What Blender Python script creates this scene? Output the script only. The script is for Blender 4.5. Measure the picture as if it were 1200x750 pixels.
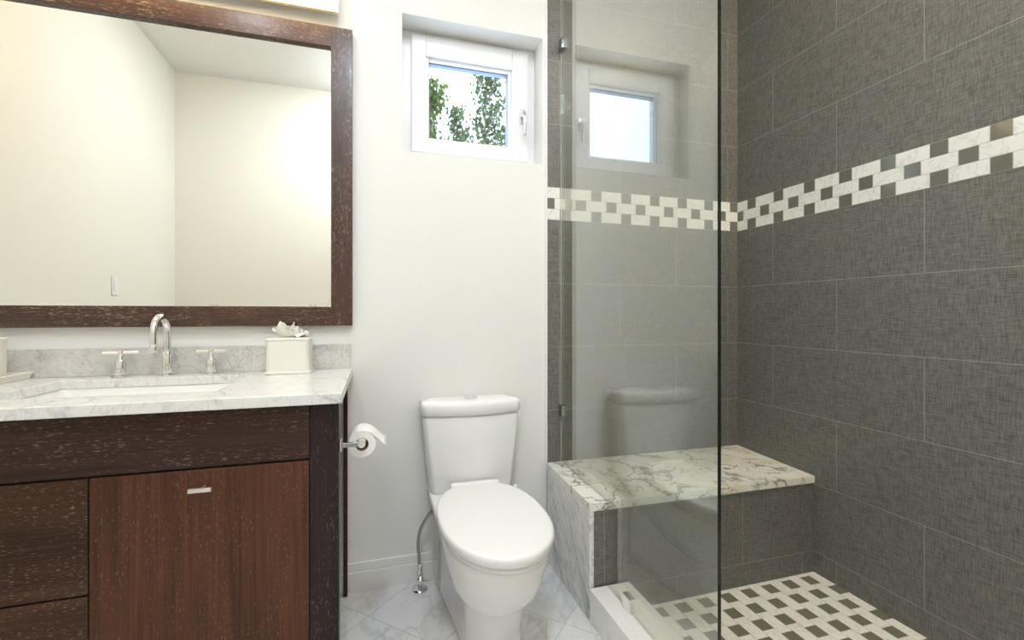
import bpy, bmesh, math, random
from mathutils import Vector, Matrix, noise as mnoise
PI = math.pi
C = bpy.context.scene.collection
for o in list(bpy.data.objects): bpy.data.objects.remove(o)

# ------------------------------------------------------------------ camera, world, exposure
cam_d = bpy.data.cameras.new('camera')
cam = bpy.data.objects.new('camera', cam_d); C.objects.link(cam)
cam.location = (0, 0, 1.166)
cam.rotation_euler = (PI/2, 0, -0.2907)
cam_d.sensor_width = 36; cam_d.lens = 36*537.2/1200
cam_d.shift_y = -6.74/1200
cam_d.clip_start = 0.02
bpy.context.scene.camera = cam

vs = bpy.context.scene.view_settings
vs.view_transform = 'Standard'; vs.look = 'None'; vs.gamma = 1; vs.use_curve_mapping = False
vs.exposure = 0.03
SKY = 4.2
W = bpy.data.worlds.new('sky'); bpy.context.scene.world = W; W.use_nodes = True
wn = W.node_tree; wn.nodes.clear()
wo = wn.nodes.new('ShaderNodeOutputWorld'); wb = wn.nodes.new('ShaderNodeBackground')
tc = wn.nodes.new('ShaderNodeTexCoord'); sx = wn.nodes.new('ShaderNodeSeparateXYZ'); cr = wn.nodes.new('ShaderNodeValToRGB')
wn.links.new(tc.outputs['Generated'], sx.inputs[0]); wn.links.new(sx.outputs[2], cr.inputs[0])
cr.color_ramp.elements[0].position = 0.0; cr.color_ramp.elements[0].color = (0.86, 0.93, 1.0, 1)
cr.color_ramp.elements[1].position = 0.75; cr.color_ramp.elements[1].color = (0.55, 0.76, 1.0, 1)
wn.links.new(cr.outputs[0], wb.inputs[0]); wb.inputs[1].default_value = SKY
wn.links.new(wb.outputs[0], wo.inputs[0])

sun_d = bpy.data.lights.new('sun', 'SUN'); sun_d.energy = 11.0; sun_d.angle = 0.01; sun_d.color = (0.80, 0.90, 1.0)
sun = bpy.data.objects.new('sun', sun_d); C.objects.link(sun); sun.location = (0, -3, 12); sun.rotation_euler = (-0.25, 0.06, 0)   # high over the window side

VANITY_POWER = 9.5        # emission of the bar over the mirror
CAN_POWER = 245.0          # emission of the recessed cans
FILL_POWER = 86.0         # emission of the soft fill light added on the ceiling by the camera
WARM = (1.0, 0.72, 0.36); NEUTRAL = (0.90, 0.95, 1.0); CANW = (1.0, 0.83, 0.58); COOL = (0.82, 0.91, 1.0)

# ------------------------------------------------------------------ room measures (metres)
YB = 2.05; XR = 1.894; XL = -1.58; YF = -0.35; ZC = 3.17
XT = 0.786                 # where the white wall ends and the shower tile begins
XG = 0.856                 # plane of the glass
XC0, XC1 = 0.781, 0.950    # curb
ZCURB = 0.125; YBENCH = 1.59

# ------------------------------------------------------------------ node helpers
class NB:
    def __init__(s, name):
        s.m = bpy.data.materials.new(name); s.m.use_nodes = True
        s.t = s.m.node_tree; s.t.nodes.clear()
        s.out = s.t.nodes.new('ShaderNodeOutputMaterial')
    def n(s, ty, ins=None, **pr):
        x = s.t.nodes.new(ty)
        for k, v in pr.items(): setattr(x, k, v)
        for k, v in (ins or {}).items(): s.set(x.inputs[k], v)
        return x
    def set(s, sock, v):
        if hasattr(v, 'is_output'): s.t.links.new(v, sock)
        elif isinstance(v, (tuple, list)) and len(v) == 3 and sock.type == 'RGBA': sock.default_value = (*v, 1)
        else: sock.default_value = v
    def math(s, op, a, b=0.0, c=0.0):
        x = s.n('ShaderNodeMath', {0: a, 1: b, 2: c}, operation=op); return x.outputs[0]
    def mix(s, f, a, b):
        x = s.n('ShaderNodeMix', data_type='RGBA'); s.set(x.inputs[0], f); s.set(x.inputs[6], a); s.set(x.inputs[7], b); return x.outputs[2]
    def obj(s):
        return s.n('ShaderNodeTexCoord').outputs['Object']
    def xyz(s, v):
        x = s.n('ShaderNodeSeparateXYZ', {0: v}); return x.outputs[0], x.outputs[1], x.outputs[2]
    def comb(s, a, b, c):
        return s.n('ShaderNodeCombineXYZ', {0: a, 1: b, 2: c}).outputs[0]
    def scale(s, v, sc, off=(0, 0, 0), rot=(0, 0, 0)):
        return s.n('ShaderNodeMapping', {0: v, 1: off, 2: rot, 3: sc}).outputs[0]
    def noise(s, v, sc, det=3.0, rough=0.5, dist=0.0):
        return s.n('ShaderNodeTexNoise', {'Vector': v, 'Scale': sc, 'Detail': det, 'Roughness': rough, 'Distortion': dist}).outputs[0]
    def rng(s, v, a, b, c=0.0, d=1.0):
        return s.n('ShaderNodeMapRange', {0: v, 1: a, 2: b, 3: c, 4: d}).outputs[0]
    def bsdf(s, col, rough=0.5, metal=0.0, spec=0.5, bump=None, bstr=0.2, bdist=0.002, **kw):
        b = s.n('ShaderNodeBsdfPrincipled', {'Base Color': col, 'Roughness': rough, 'Metallic': metal, 'Specular IOR Level': spec})
        for k, v in kw.items(): s.set(b.inputs[k.replace('_', ' ')], v)
        if bump is not None:
            bm_ = s.n('ShaderNodeBump', {'Height': bump, 'Strength': bstr, 'Distance': bdist}); s.t.links.new(bm_.outputs[0], b.inputs['Normal'])
        s.t.links.new(b.outputs[0], s.out.inputs[0]); return s.m

def plain(name, col, rough=0.5, metal=0.0, spec=0.5, var=0.03, **kw):
    b = NB(name); f = b.noise(b.obj(), 14, 3)
    lo = tuple(max(0, c*(1-var)) for c in col); hi = tuple(min(1, c*(1+var)) for c in col)
    return b.bsdf(b.mix(f, lo, hi), rough, metal, spec, **kw)

def emis(name, col, st):
    b = NB(name); e = b.n('ShaderNodeEmission', {0: col, 1: st}); b.t.links.new(e.outputs[0], b.out.inputs[0]); return b.m

def paint(name, col):
    b = NB(name); v = b.obj(); f = b.noise(v, 3, 3); g = b.noise(v, 220, 2)
    return b.bsdf(b.mix(f, tuple(c*.985 for c in col), col), 0.62, 0, 0.35, bump=g, bstr=0.05, bdist=0.001)

M = {}
M['paint'] = paint('white_paint', (0.83, 0.822, 0.808))
M['cream_paint'] = paint('cream_white_paint', (0.82, 0.795, 0.715))
M['ceil'] = paint('ceiling_paint', (0.82, 0.81, 0.79))
M['trim'] = plain('white_trim_paint', (0.85, 0.85, 0.85), 0.35, var=0.01)
M['frame'] = plain('white_window_plastic', (0.86, 0.86, 0.88), 0.3, var=0.01)
M['gasket'] = plain('grey_gasket', (0.22, 0.25, 0.33), 0.5)
M['porcelain'] = plain('white_porcelain', (0.86, 0.86, 0.87), 0.07, spec=0.6, var=0.005)
M['seat'] = plain('white_seat_plastic', (0.87, 0.87, 0.88), 0.16, var=0.005)
M['chrome'] = plain('polished_chrome', (0.82, 0.82, 0.83), 0.06, metal=1.0, var=0.01)
M['satin'] = plain('brushed_nickel', (0.72, 0.66, 0.54), 0.32, metal=1.0)
M['pale'] = plain('pale_nickel', (0.80, 0.78, 0.75), 0.28, metal=0.8)
M['lever'] = plain('satin_grey_lever', (0.62, 0.63, 0.66), 0.25, metal=0.9)
M['clamp'] = plain('smoky_chrome', (0.40, 0.41, 0.43), 0.12, metal=1.0)
M['seal'] = plain('pale_silicone', (0.62, 0.62, 0.60), 0.5)
M['cream'] = plain('cream_resin', (0.83, 0.81, 0.75), 0.35, var=0.01)
M['tissue'] = plain('tissue_paper', (0.88, 0.85, 0.80), 0.85, var=0.01)
M['paper'] = plain('toilet_paper', (0.88, 0.87, 0.86), 0.9, var=0.02)
M['card'] = plain('brown_card_core', (0.30, 0.22, 0.14), 0.8)
M['dark'] = plain('dark_shadow_gap', (0.012, 0.010, 0.009), 0.7)
M['hose'] = plain('braided_steel', (0.45, 0.42, 0.38), 0.35, metal=0.9, var=0.2)
M['bark'] = plain('pale_bark', (0.34, 0.30, 0.25), 0.8, var=0.3)
M['bounce_ground'] = plain('pale_bounce_ground', (0.60, 0.68, 0.76), 0.9, var=0.1)  # unseen ground, made pale blue to bounce daylight up into the window recess
M['switch'] = plain('switch_plastic', (0.84, 0.83, 0.80), 0.3, var=0.01)
M['diffuser'] = emis('lit_diffuser', WARM, VANITY_POWER)
M['can'] = emis('lit_can_lens', CANW, CAN_POWER*2.8)
M['can2'] = emis('lit_can_lens_neutral', NEUTRAL, CAN_POWER)
M['fill_dome'] = emis('lit_fill_dome', COOL, FILL_POWER)

def mirror_mat():
    b = NB('mirror_silver'); f = b.noise(b.obj(), 6, 2)
    return b.bsdf(b.mix(f, (0.90, 0.915, 0.89), (0.91, 0.92, 0.90)), 0.0, 1.0)
M['mirror'] = mirror_mat()

def clear_glass(name, tint, refl=1.0):
    b = NB(name)
    bf = b.n('ShaderNodeNewGeometry').outputs['Backfacing']
    ior = b.math('ADD', 1.52, b.math('MULTIPLY', bf, 1/1.52-1.52))
    fr = b.math('MULTIPLY', b.n('ShaderNodeFresnel', {0: ior}).outputs[0], refl)
    tr = b.n('ShaderNodeBsdfTransparent', {0: tint}); gl = b.n('ShaderNodeBsdfGlossy', {0: (1, 1, 1), 'Roughness': 0.0})
    mx = b.n('ShaderNodeMixShader', {0: fr, 1: tr.outputs[0], 2: gl.outputs[0]})
    b.t.links.new(mx.outputs[0], b.out.inputs[0]); return b.m
M['glass'] = clear_glass('shower_glass', (0.93, 0.965, 0.945), 2.0)
M['pane'] = clear_glass('window_glass', (0.97, 0.985, 0.98))

def glass_edge():
    b = NB('green_glass_edge'); f = b.noise(b.scale(b.obj(), (1, 1, 0.3)), 8, 2)
    return b.bsdf(b.mix(f, (0.006, 0.012, 0.010), (0.014, 0.026, 0.022)), 0.12, 0, 0.4)
M['glass_edge'] = glass_edge()

def wood(name, axis, c0, c1, fleck=0.6, fl_amt=0.5, sheen=0.0):
    """wenge: fine streaks along axis, pale pore flecks"""
    b = NB(name); v = b.obj()
    def st(al, ac):
        s = [ac, ac, ac]; s['XYZ'.index(axis)] = al; return tuple(s)
    n1 = b.noise(b.scale(v, st(3.0, 120)), 1.0, 5, 0.65, 0.4)
    n2 = b.noise(b.scale(v, st(0.8, 9)), 1.0, 3, 0.5, 0.6)
    n3 = b.noise(b.scale(v, st(65, 420), (3.1, 1.7, 5.3)), 1.0, 1, 0.5)
    n4 = b.noise(b.scale(v, st(5, 20), (1, 2, 3)), 1.0, 2, 0.5)
    f = b.math('ADD', b.math('MULTIPLY', b.rng(n1, 0.3, 0.7), 0.6), b.math('MULTIPLY', b.rng(n2, 0.35, 0.65), 0.4))
    col = b.mix(f, c0, c1)
    fl = b.math('MULTIPLY', b.rng(n3, fleck+0.06, fleck+0.13), b.rng(n4, 0.34, 0.56))
    col = b.mix(b.math('MULTIPLY', fl, fl_amt), col, (0.42, 0.31, 0.22))
    return b.bsdf(col, b.rng(n1, 0.3, 0.7, 0.42-sheen, 0.30-sheen), 0, 0.22+3*sheen, bump=n1, bstr=0.15, bdist=0.001)
M['wood_h'] = wood('wenge_rail', 'X', (0.015, 0.0075, 0.0065), (0.064, 0.032, 0.025), 0.575, 0.36)
M['wood_drawer'] = wood('wenge_drawer', 'X', (0.016, 0.007, 0.004), (0.085, 0.038, 0.021), 0.56, 0.5)
M['wood_door'] = wood('wenge_door', 'Z', (0.028, 0.011, 0.006), (0.125, 0.049, 0.026), 0.585, 0.36)
M['wood_post'] = wood('wenge_post', 'Z', (0.011, 0.007, 0.0075), (0.034, 0.021, 0.022), 0.575, 0.3)
M['wood_mh'] = wood('wenge_mirror_rail', 'X', (0.026, 0.011, 0.008), (0.100, 0.048, 0.032), 0.55, 0.75, 0.08)
M['wood_mv'] = wood('wenge_mirror_stile', 'Z', (0.026, 0.011, 0.008), (0.085, 0.040, 0.030), 0.55, 0.75, 0.08)

def marble(name, base, vein, sc=3.0, width=0.03, amt=0.7, stretch=(1, 1, 1), rot=(0, 0, 0), dist=0.8,
           warm=None, warm_amt=0.0, cloud=0.25, rough=0.18, tile=None, fine=0.0, crack=0.0, csc=4.0, cw=1.0):
    b = NB(name); v = b.obj(); col0 = b.n('ShaderNodeRGB'); col0.outputs[0].default_value = (*base, 1)
    col = col0.outputs[0]; vv = v
    grout = None
    if tile:                                    # diagonal floor tiles, each with its own piece of stone
        x, y, z = b.xyz(v)
        a = b.math('DIVIDE', b.math('SUBTRACT', b.math('ADD', x, y), tile[0]), tile[2])
        d = b.math('DIVIDE', b.math('SUBTRACT', b.math('SUBTRACT', x, y), tile[1]), tile[3])
        ia, id_ = b.math('FLOOR', a), b.math('FLOOR', d)
        fa, fd = b.math('SUBTRACT', a, ia), b.math('SUBTRACT', d, id_)
        wn_ = b.n('ShaderNodeTexWhiteNoise', {'Vector': b.comb(ia, id_, 3.7)}, noise_dimensions='3D')
        off = b.n('ShaderNodeVectorMath', {0: wn_.outputs['Color'], 1: (40, 40, 40)}, operation='MULTIPLY').outputs[0]
        vv = b.n('ShaderNodeVectorMath', {0: v, 1: off}, operation='ADD').outputs[0]
        e = b.math('MINIMUM', b.math('MINIMUM', fa, b.math('SUBTRACT', 1, fa)), b.math('MINIMUM', fd, b.math('SUBTRACT', 1, fd)))
        grout = b.rng(e, 0.0035, 0.0065, 1, 0)
    p = b.scale(b.scale(vv, (1, 1, 1), (0, 0, 0), rot), stretch)
    cl = b.noise(p, sc*0.7, 4, 0.55, dist)
    n1 = b.noise(p, sc, 6, 0.55, dist*1.6)
    ridge = b.math('ABSOLUTE', b.math('SUBTRACT', n1, 0.5))
    vn = b.rng(ridge, 0.0, width, 1, 0)
    gate = b.rng(b.noise(p, sc*0.6, 2, 0.5), 0.42, 0.62)
    vn = b.math('MULTIPLY', b.math('POWER', vn, 1.5), gate)
    n2 = b.noise(p, sc*2.6, 5, 0.6, dist*1.2)
    v2 = b.math('MULTIPLY', b.rng(b.math('ABSOLUTE', b.math('SUBTRACT', n2, 0.5)), 0, width*0.8, 1, 0), 0.35 + fine)
    if warm:
        wf = b.math('MULTIPLY', b.rng(b.noise(p, sc*0.55, 3, 0.6, 1.0), 0.45, 0.7), warm_amt); col = b.mix(wf, col, warm)
    col = b.mix(b.math('MULTIPLY', b.rng(cl, 0.35, 0.75), cloud), col, tuple(c*0.72 for c in base))
    col = b.mix(b.math('MULTIPLY', vn, amt), col, vein)
    col = b.mix(b.math('MULTIPLY', v2, amt*0.8), col, vein)
    if crack:
        wv = b.n('ShaderNodeTexNoise', {'Vector': p, 'Scale': csc*1.1, 'Detail': 4.0, 'Roughness': 0.6}).outputs['Color']
        wv = b.n('ShaderNodeVectorMath', {0: wv, 1: (0.5, 0.5, 0.5)}, operation='SUBTRACT').outputs[0]
        wv = b.n('ShaderNodeVectorMath', {0: wv, 1: (0.34, 0.34, 0.34)}, operation='MULTIPLY').outputs[0]
        pc = b.n('ShaderNodeVectorMath', {0: p, 1: wv}, operation='ADD').outputs[0]
        for k_, (m_, w_) in enumerate(((1.0, 0.030), (2.3, 0.022))):
            vo = b.n('ShaderNodeTexVoronoi', {'Vector': pc, 'Scale': csc*m_}, feature='DISTANCE_TO_EDGE').outputs[0]
            gt = b.rng(b.noise(p, csc*0.9+k_, 2, 0.5), 0.38+0.04*k_, 0.52+0.04*k_)
            wd = b.math('MULTIPLY', b.rng(b.noise(p, csc*2.0, 2), 0.3, 0.7, 0.35, 1.6), w_*cw)
            cf = b.math('SUBTRACT', 1.0, b.math('MINIMUM', 1.0, b.math('DIVIDE', vo, wd)))
            col = b.mix(b.math('MULTIPLY', b.math('MULTIPLY', cf, gt), crack), col, vein)
    if grout is not None: col = b.mix(b.math('MULTIPLY', grout, 0.55), col, (0.40, 0.40, 0.40))
    return b.bsdf(col, rough, 0, 0.5)
M['counter'] = marble('counter_marble', (0.81, 0.80, 0.79), (0.36, 0.38, 0.42), 4.2, 0.030, 0.65, (1, 1.8, 1), (0, 0, 0.9), 0.35, cloud=0.16, fine=0.25)
M['splash'] = marble('backsplash_marble', (0.71, 0.69, 0.66), (0.22, 0.22, 0.24), 14.0, 0.03, 0.5, (1, 1, 1), (0, 0.5, 0), 0.15, cloud=0.9, crack=0.75, csc=16.0)
M['bench'] = marble('bench_marble', (0.83, 0.83, 0.79), (0.19, 0.18, 0.15), 3.4, 0.020, 0.3, (1, 1.25, 1), (0, 0, 0.5), 0.3, warm=(0.72, 0.60, 0.35), warm_amt=0.85, cloud=0.3, crack=1.0, csc=4.6, cw=1.7)
M['side'] = marble('side_panel_marble', (0.80, 0.80, 0.80), (0.24, 0.24, 0.26), 9.0, 0.040, 0.95, (1, 1.0, 0.18), (0.64, 0, 0), 0.15, cloud=0.22, fine=0.25, crack=0.5, csc=9.0)
M['curb'] = marble('curb_marble', (0.83, 0.82, 0.80), (0.50, 0.49, 0.46), 4.0, 0.03, 0.4, (1, 1, 1), (0, 0, 0.6), 0.2, cloud=0.15)
M['floor'] = marble('floor_marble_tile', (0.82, 0.82, 0.83), (0.40, 0.41, 0.42), 3.0, 0.020, 0.5, (1, 0.45, 1), (0, 0, 0.5), 0.2,
                    warm=(0.76, 0.71, 0.61), warm_amt=0.2, cloud=0.22, tile=(1.83, -1.882, 0.454, 0.486), rough=0.15, crack=0.35, csc=2.2)
M['basin'] = plain('white_basin_ceramic', (0.86, 0.86, 0.85), 0.1, var=0.01)

def linen_tile(name, h):
    """dark grey linen-look porcelain, running bond 0.655 x 0.303 with thin pale grout. h = horizontal axis"""
    b = NB(name); v = b.obj(); x, y, z = b.xyz(v); hh = x if h == 'X' else y
    t1 = b.noise(b.comb(b.math('MULTIPLY', hh, 26), b.math('MULTIPLY', z, 460), 1.3), 1.0, 2, 0.6)
    t2 = b.noise(b.comb(b.math('MULTIPLY', hh, 460), b.math('MULTIPLY', z, 26), 7.7), 1.0, 2, 0.6)
    th = b.math('ADD', t1, t2); big = b.noise(v, 2.5, 2)
    f = b.rng(th, 0.72, 1.28)
    col = b.mix(f, (0.072, 0.069, 0.063), (0.225, 0.214, 0.195))
    up = b.math('GREATER_THAN', z, 1.70)
    zz = b.math('SUBTRACT', z, b.math('MULTIPLY', up, 0.155))
    r = b.math('DIVIDE', b.math('SUBTRACT', zz, 0.102), 0.303)
    ir = b.math('FLOOR', r); fr = b.math('SUBTRACT', r, ir)
    par = b.math('FLOORED_MODULO', ir, 2.0)
    j0 = 1.502 if h == 'X' else 1.155
    q = b.math('ADD', b.math('DIVIDE', b.math('SUBTRACT', hh, j0), 0.655), b.math('MULTIPLY', par, 0.5))
    fq = b.math('FRACT', b.math('ADD', q, 20.0))
    dz = b.math('MULTIPLY', b.math('MINIMUM', fr, b.math('SUBTRACT', 1, fr)), 0.303)
    dq = b.math('MULTIPLY', b.math('MINIMUM', fq, b.math('SUBTRACT', 1, fq)), 0.655)
    g = b.rng(b.math('MINIMUM', dz, dq), 0.0008, 0.0016, 1, 0)
    col = b.mix(b.math('MULTIPLY', g, 0.8), col, (0.36, 0.35, 0.33))
    return b.bsdf(col, b.rng(th, 0.7, 1.3, 0.46, 0.36), 0, 0.5, bump=th, bstr=0.25, bdist=0.0006)
M['tile_x'] = linen_tile('linen_tile_back', 'X'); M['tile_y'] = linen_tile('linen_tile_side', 'Y')

def mosaic(name, along, across, a0, period, dark_w, c0, row, marb, glass):
    """rows of marble 2:1 and glass squares, alternate rows shifted half a period"""
    b = NB(name); v = b.obj(); ax = dict(zip('XYZ', b.xyz(v)))
    r = b.math('DIVIDE', b.math('SUBTRACT', ax[across], c0), row); ir = b.math('FLOOR', r); fr = b.math('SUBTRACT', r, ir)
    par = b.math('FLOORED_MODULO', ir, 2.0)
    q = b.math('FRACT', b.math('ADD', b.math('ADD', b.math('DIVIDE', b.math('SUBTRACT', ax[along], a0), period), b.math('MULTIPLY', par, 0.5)), 40.0))
    w = dark_w/period
    isd = b.math('LESS_THAN', q, w)
    d1 = b.math('MULTIPLY', b.math('MINIMUM', b.math('MINIMUM', q, b.math('SUBTRACT', 1, q)), b.math('ABSOLUTE', b.math('SUBTRACT', q, w))), period)
    d2 = b.math('MULTIPLY', b.math('MINIMUM', fr, b.math('SUBTRACT', 1, fr)), row)
    g = b.rng(b.math('MINIMUM', d1, d2), 0.0006, 0.0018, 1, 0)
    n = b.noise(v, 16, 5, 0.6, 0.8); ve = b.rng(b.math('ABSOLUTE', b.math('SUBTRACT', n, 0.5)), 0, 0.03, 0.4, 0)
    mc = b.mix(ve, marb, tuple(c*.55 for c in marb))
    col = b.mix(isd, mc, glass); col = b.mix(b.math('MULTIPLY', g, 0.7), col, (0.40, 0.39, 0.36))
    rough = b.math('SUBTRACT', 0.26, b.math('MULTIPLY', isd, 0.14))
    hgt = b.math('SUBTRACT', b.math('SUBTRACT', 1.0, g), b.math('MULTIPLY', isd, 0.6))
    return b.bsdf(col, rough, 0, 0.5, bump=hgt, bstr=0.5, bdist=0.0008)
MW = (0.80, 0.79, 0.76); MG = (0.150, 0.145, 0.122)
M['band_x'] = mosaic('mosaic_band_back', 'X', 'Z', 1.0155, 0.1655, 0.0555, 1.617-0.0517*20, 0.0517, MW, MG)
M['band_y'] = mosaic('mosaic_band_side', 'Y', 'Z', 1.916, 0.1668, 0.055, 1.617-0.0517*20, 0.0517, MW, MG)
M['mosaic_floor'] = mosaic('mosaic_floor', 'Y', 'X', 1.515, 0.1700, 0.0555, 1.387-0.027-0.054*20, 0.054, (0.83, 0.81, 0.76), (0.175, 0.166, 0.130))

def leaf_mat(name, c0, c1):
    b = NB(name); col = b.mix(b.rng(b.noise(b.obj(), 3.5, 3), 0.35, 0.65), c0, c1)
    d = b.n('ShaderNodeBsdfDiffuse', {0: col}); t = b.n('ShaderNodeBsdfTranslucent', {0: col})
    mx = b.n('ShaderNodeMixShader', {0: 0.45, 1: d.outputs[0], 2: t.outputs[0]}); b.t.links.new(mx.outputs[0], b.out.inputs[0]); return b.m
M['leaf'] = leaf_mat('poplar_leaf', (0.045, 0.07, 0.028), (0.13, 0.165, 0.085))
M['leaf2'] = leaf_mat('bright_leaf', (0.04, 0.075, 0.016), (0.14, 0.185, 0.05))

# ------------------------------------------------------------------ mesh helpers (all in world coordinates)
def add_box(bm, x0, x1, y0, y1, z0, z1):
    vs_ = [bm.verts.new(p) for p in ((x0,y0,z0),(x1,y0,z0),(x1,y1,z0),(x0,y1,z0),(x0,y0,z1),(x1,y0,z1),(x1,y1,z1),(x0,y1,z1))]
    for f in ((3,2,1,0),(4,5,6,7),(0,1,5,4),(1,2,6,5),(2,3,7,6),(3,0,4,7)): bm.faces.new([vs_[i] for i in f])
def box(*a):
    bm = bmesh.new(); add_box(bm, *a); return bm
def add_loft(bm, rings, cap0=True, cap1=True, closed=True):
    R = [[bm.verts.new(p) for p in r] for r in rings]; n = len(R[0])
    for a, b in zip(R[:-1], R[1:]):
        for i in range(n if closed else n-1):
            j = (i+1) % n; bm.faces.new((a[i], a[j], b[j], b[i]))
    if cap0: bm.faces.new(R[0][::-1])
    if cap1: bm.faces.new(R[-1])
    return R
def loft(rings, **k):
    bm = bmesh.new(); add_loft(bm, rings, **k); bmesh.ops.recalc_face_normals(bm, faces=bm.faces); return bm
def add_lathe(bm, prof, c=(0,0,0), axis='Z', n=32):
    rings = []
    for r, h in prof:
        ring = []
        for i in range(n):
            a = 2*PI*i/n; u, v = r*math.cos(a), r*math.sin(a)
            p = {'Z': (u, v, h), 'Y': (u, h, v), 'X': (h, u, v)}[axis]
            ring.append((c[0]+p[0], c[1]+p[1], c[2]+p[2]))
        rings.append(ring)
    add_loft(bm, rings); bmesh.ops.recalc_face_normals(bm, faces=bm.faces)
def lathe(prof, c=(0,0,0), axis='Z', n=32):
    bm = bmesh.new(); add_lathe(bm, prof, c, axis, n); return bm
def add_tube(bm, pts, rad, n=14):
    pts = [Vector(p) for p in pts]; rs = rad if isinstance(rad, (list, tuple)) else [rad]*len(pts)
    rings = []; up = None
    for i, p in enumerate(pts):
        t = (pts[min(i+1, len(pts)-1)]-pts[max(i-1, 0)]).normalized()
        if up is None: up = t.orthogonal().normalized()
        up = (up - t*up.dot(t)).normalized(); w = t.cross(up)
        rings.append([p+(up*math.cos(2*PI*k/n)+w*math.sin(2*PI*k/n))*rs[i] for k in range(n)])
    add_loft(bm, rings); bmesh.ops.recalc_face_normals(bm, faces=bm.faces)
def tube(pts, rad, n=14):
    bm = bmesh.new(); add_tube(bm, pts, rad, n); return bm
def spline(pts, k=8):
    P = [Vector(p) for p in pts]; P = [P[0]*2-P[1]] + P + [P[-1]*2-P[-2]]; out = []
    for i in range(1, len(P)-2):
        a, b, c, d = P[i-1:i+3]
        for j in range(k):
            t = j/k; out.append(0.5*((2*b)+(c-a)*t+(2*a-5*b+4*c-d)*t*t+(3*b-a-3*c+d)*t**3))
    return out + [P[-2]]
def rrect(x0, x1, y0, y1, r, z, n=6):
    pts = []
    for cx, cy, a0 in ((x1-r, y1-r, 0), (x0+r, y1-r, PI/2), (x0+r, y0+r, PI), (x1-r, y0+r, 3*PI/2)):
        for i in range(n+1):
            a = a0+PI/2*i/n; pts.append((cx+r*math.cos(a), cy+r*math.sin(a), z))
    return pts

def wloc(o):
    p = Vector((0, 0, 0))
    while o: p += o.location; o = o.parent
    return p
def obj(name, bm, mat, parent=None, bevel=0.0, smooth=False, sub=0, segs=2, origin=None):
    me = bpy.data.meshes.new(name)
    off = wloc(parent) if parent else Vector(origin or (0, 0, 0))
    bmesh.ops.translate(bm, verts=bm.verts, vec=-off)
    if smooth:
        for f in bm.faces: f.smooth = True
    bm.to_mesh(me); bm.free()
    o = bpy.data.objects.new(name, me); C.objects.link(o); o.parent = parent
    if not parent and origin: o.location = origin
    for m in (mat if isinstance(mat, list) else [mat]): me.materials.append(m)
    if bevel:
        b = o.modifiers.new('bevel', 'BEVEL'); b.width = bevel; b.segments = segs; b.limit_method = 'ANGLE'; b.angle_limit = 0.6
        if not smooth:
            for p in me.polygons: p.use_smooth = True
            w = o.modifiers.new('wn', 'WEIGHTED_NORMAL'); w.keep_sharp = True
    if sub:
        s = o.modifiers.new('sub', 'SUBSURF'); s.levels = sub; s.render_levels = sub
    return o
def thing(name, label, cat, loc, group=None):
    o = bpy.data.objects.new(name, None); C.objects.link(o); o.location = loc; o.empty_display_size = 0.05
    o['label'] = label; o['category'] = cat
    if group: o['group'] = group
    return o
def tag(o, label, cat, group=None):
    o['label'] = label; o['category'] = cat
    if group: o['group'] = group
    return o
def struct(name, bm, mat, parent=None, **k):
    o = obj(name, bm, mat, parent, **k)
    if not parent: o['kind'] = 'structure'
    return o
def dup(root, loc, label):
    r = root.copy(); C.objects.link(r); r.location = loc; r['label'] = label
    for ch in list(root.children):
        c = ch.copy(); C.objects.link(c); c.parent = r
        for g in list(ch.children):
            d = g.copy(); C.objects.link(d); d.parent = c
    return r

# ================================================================== SETTING
T = 0.30; TB = 0.165
struct('floor', box(XL-T, XR+T, YF-T, YB+TB, -0.20, 0.0), M['floor'])
struct('ceiling', box(XL-T, XR+T, YF-T, YB+TB, ZC, ZC+0.2), M['ceil'])
struct('wall_left', box(XL-T, XL, YF-T, YB+TB, 0, ZC), M['cream_paint'])
struct('wall_rear', box(XL, XR, YF-T, YF, 0, ZC), M['cream_paint'])
wr = struct('wall_right', box(XR, XR+T, YF-T, YB+TB, 0, ZC), M['tile_y'])
bm = box(XR-0.0012, XR+0.01, YF, YB-0.008, 1.617, 1.772)
struct('tile_band', bm, M['band_y'], wr)
# back wall with the window opening
WX0, WX1, WZ0, WZ1 = 0.114, 0.766, 1.879, 2.479
bm = bmesh.new()
add_box(bm, XL, WX0, YB, YB+TB, 0, ZC); add_box(bm, WX1, XR, YB, YB+TB, 0, ZC)
add_box(bm, WX0, WX1, YB, YB+TB, 0, WZ0); add_box(bm, WX0, WX1, YB, YB+TB, WZ1, ZC)
wb_ = struct('wall_back', bm, M['paint'])
struct('shower_tile', box(XT, XR, YB-0.008, YB+0.002, 0, ZC), M['tile_x'], wb_)
struct('tile_band', box(XT+0.001, XR-0.0012, YB-0.0092, YB, 1.617, 1.772), M['band_x'], wb_)
struct('trim_1', box(XT-0.008, XT, YB-0.010, YB+0.002, 0.462, ZC), M['trim'])
struct('shower_floor', box(XC1, XR, YF, YBENCH, 0.0005, 0.006), M['mosaic_floor'])

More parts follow.
